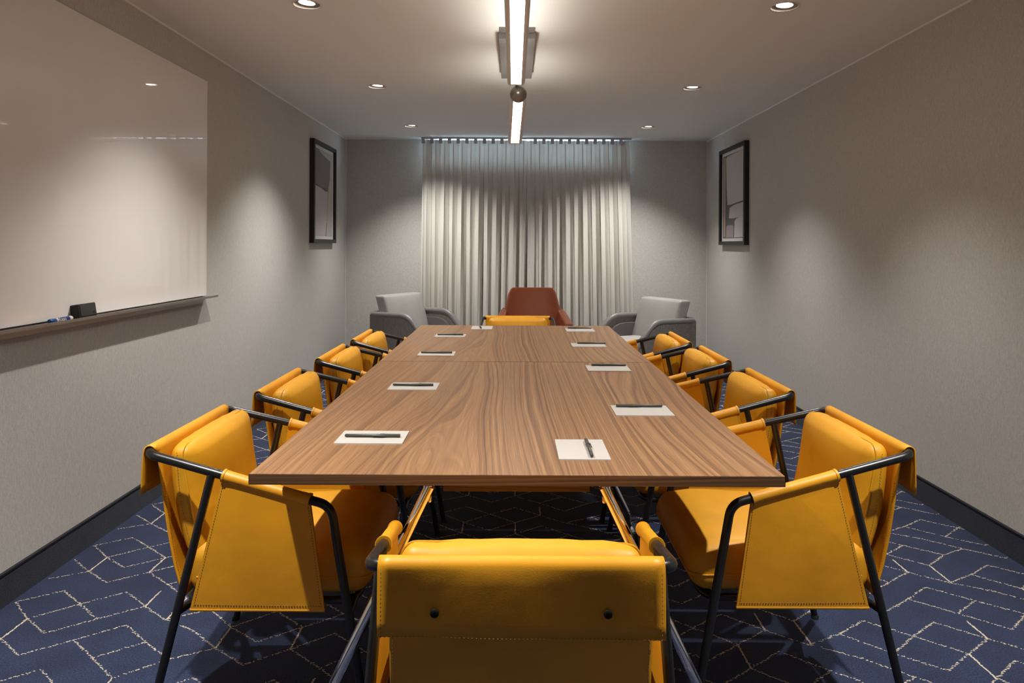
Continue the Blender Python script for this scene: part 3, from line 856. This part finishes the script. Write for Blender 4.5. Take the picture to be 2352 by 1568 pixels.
jb = MB().lathe([(.046*math.sin(PI*k/12)+.0001, -.046*math.cos(PI*k/12)) for k in range(13)], 24, Matrix.Translation(L((.021, 3.885, 2.081))))
jb.build('ball_joint', M['joint'], pl, smooth=60)
for yy in (3.70, 3.86):
    MB().tube([L((.012, yy, 2.12)), L((.012, yy, H-.04))], .008, 12).build('stem', M['joint'], pl)

# ================================================================ DOWNLIGHTS
def downlight(x, y, label, k=1, tilt=0, fwd=0):
    root = empty('recessed_downlight', (x, y, H)); tag(root, label, 'downlight', 'recessed ceiling downlights')
    MB().lathe([(.0595, .002), (.0600, -.002), (.064, -.0035), (.0685, -.0022), (.0690, 0), (.0595, .002)], 40).build('trim_ring', M['trimring'], root)
    MB().lathe([(.0595, 0), (.0580, .02), (.054, .045), (.0001, .046)], 40).build('can', M['can'], root)
    Rt = Matrix.Translation((0, 0, .010)) @ Matrix.Rotation(math.radians(4), 4, 'Y')
    MB().lathe([(.050, .022), (.046, .002), (.038, -.004), (.036, .0)], 32, Rt).build('gimbal', M['can'], root)
    MB().lathe([(.036, .0), (.0001, -.001)], 32, Rt).build('lens', M['lens'], root)
    l = bpy.data.lights.new('downlight_lamp', 'SPOT'); l.energy = SPOT_W*k; l.color = (1, .965, .915)
    l.spot_size = math.radians(104 if y < 6 else 109); l.spot_blend = 1.0; l.shadow_soft_size = .022
    lo_ = bpy.data.objects.new('downlight_lamp', l); COL.objects.link(lo_); lo_.parent = root; lo_.location = (0, 0, -.008); lo_.rotation_euler = (math.radians(fwd), math.radians(tilt), 0)
names = [('over the near table end, whiteboard side', 'over the near table end, right side'),
         ('nearest the camera on the whiteboard side, at the top edge', 'nearest the camera on the right side, at the top edge'),
         ('second from the curtains on the left side', 'second from the curtains on the right side'),
         ('closest to the curtains on the left side', 'closest to the curtains on the right side')]
# strength and aim of each gimbal (degrees about y: + leans to the whiteboard wall)
AIM = [((1.75, -6), (1.55, 6)), ((.85, 3), (.8, 8)), ((1.1, 3), (1.0, 6)), ((1.05, -7, 5), (1.05, 7, 5))]
for j, y in enumerate(LY):
    for i, x in enumerate(LX): downlight(x, y, 'round white recessed downlight '+names[j][i], *AIM[j][i])

# ================================================================ NOTEPADS AND PENS
def pad(cx, cy, wx, wy, rz, label, txt=False):
    root = empty('notepad', (cx, cy, TZ), rz); tag(root, label, 'notepad', 'white notepads on the table')
    MB().box((-wx/2, -wy/2, .0002), (wx/2, wy/2, .0026)).build('sheets', M['paper'], root, smooth=None)
    MB().box((-wx/2, -wy/2, 0), (wx/2, wy/2, .0002)).build('backing', M['mount'], root, smooth=None)
    if txt:
        text_mesh('lettering', 'COURTYARD', .0064, M['print_grey'], root, Matrix.Translation((wx/2-.034, -wy/2+.014, .0027)), .00003, 1.25)
def pen(x, y, ang, label, z=TZ+.0026):
    """ang: direction from the plug end to the cap end"""
    root = empty('ballpoint_pen', (x, y, z+.0050), ang); tag(root, label, 'pen', 'capped pens on the notepads')
    RX = Matrix.Rotation(PI/2, 4, 'Y')       # lathe z -> +x
    hx = lambda prof, n, m_, par=root: MB().lathe(prof, 14, RX, True, True).build(n, m_, par)
    br_ = hx([(.0036, -.0735), (.0042, -.0725), (.0044, .020)], 'barrel', M['pen'])
    cp = hx([(.0054, .020), (.0054, .031), (.0050, .032), (.0047, .072), (.0040, .0735)], 'cap', M['pencap'])
    sd = -1 if abs(ang) > 3 else 1      # the clip faces the camera
    MB().rbox((.016, -.0066*sd, .001), (.034, .0022, .0036), .0010, 2).build('clip', M['pencap'], cp)
    hx([(.0030, -.0755), (.0036, -.0735)], 'end_plug', M['pencap'])
    text_mesh('lettering', 'COURTYARD', .0042, M['gold'], br_, Matrix.Translation((-.030, 0, .0044)) , .00004, 1.1)
D = math.radians
pads = [
 (-.379, 1.930, .180, .126, 0, 'white notepad on the left of the table, nearest the camera'),
 (-.364, 2.627, .176, .130, 0, 'white notepad on the left of the table, second from the camera'),
 (-.366, 3.417, .173, .130, 0, 'white notepad on the left, just beyond the table seam'),
 (-.361, 4.103, .174, .120, 0, 'white notepad on the left, fourth from the camera, short of the far edge'),
 (.176, 1.825, .127, .178, 0, 'white notepad printed with grey lettering at the near head of the table'),
 (.407, 2.258, .180, .136, 0, 'white notepad on the right of the table, nearest the camera of the side seats'),
 (.402, 3.033, .179, .138, 0, 'white notepad on the right, just before the table seam'),
 (.393, 3.737, .176, .130, 0, 'white notepad on the right, just beyond the table seam'),
 (.410, 4.397, .174, .155, 0, 'white notepad on the right nearest the far edge'),
 (-.197, 4.500, .130, .178, 0, 'white notepad at the far head, in front of the far yellow chair'),
]
for i, p in enumerate(pads): pad(*p, txt=(i == 4))
pens = [
 (-.377, 1.925, 0, 'dark pen on the nearest left notepad, clip towards the camera'),
 (-.367, 2.628, 0, 'dark pen on the second left notepad'),
 (-.366, 3.420, 0, 'dark pen on the left notepad beyond the seam'),
 (-.361, 4.108, 0, 'dark pen on the fourth left notepad'),
 (.1940, 1.822, D(90), 'dark pen lying lengthwise across the lettered near-head notepad'),
 (.4055, 2.300, D(180), 'dark pen along the far edge of the nearest right notepad'),
 (.412, 3.085, D(180), 'dark pen along the far edge of the right notepad before the seam'),
 (.412, 3.775, D(180), 'dark pen along the far edge of the right notepad beyond the seam'),
 (.413, 4.462, D(180), 'dark pen along the far edge of the farthest right notepad'),
 (-.208, 4.510, D(-85), 'dark pen pointing at the camera on the far-head notepad'),
]
for p in pens: pen(*p)
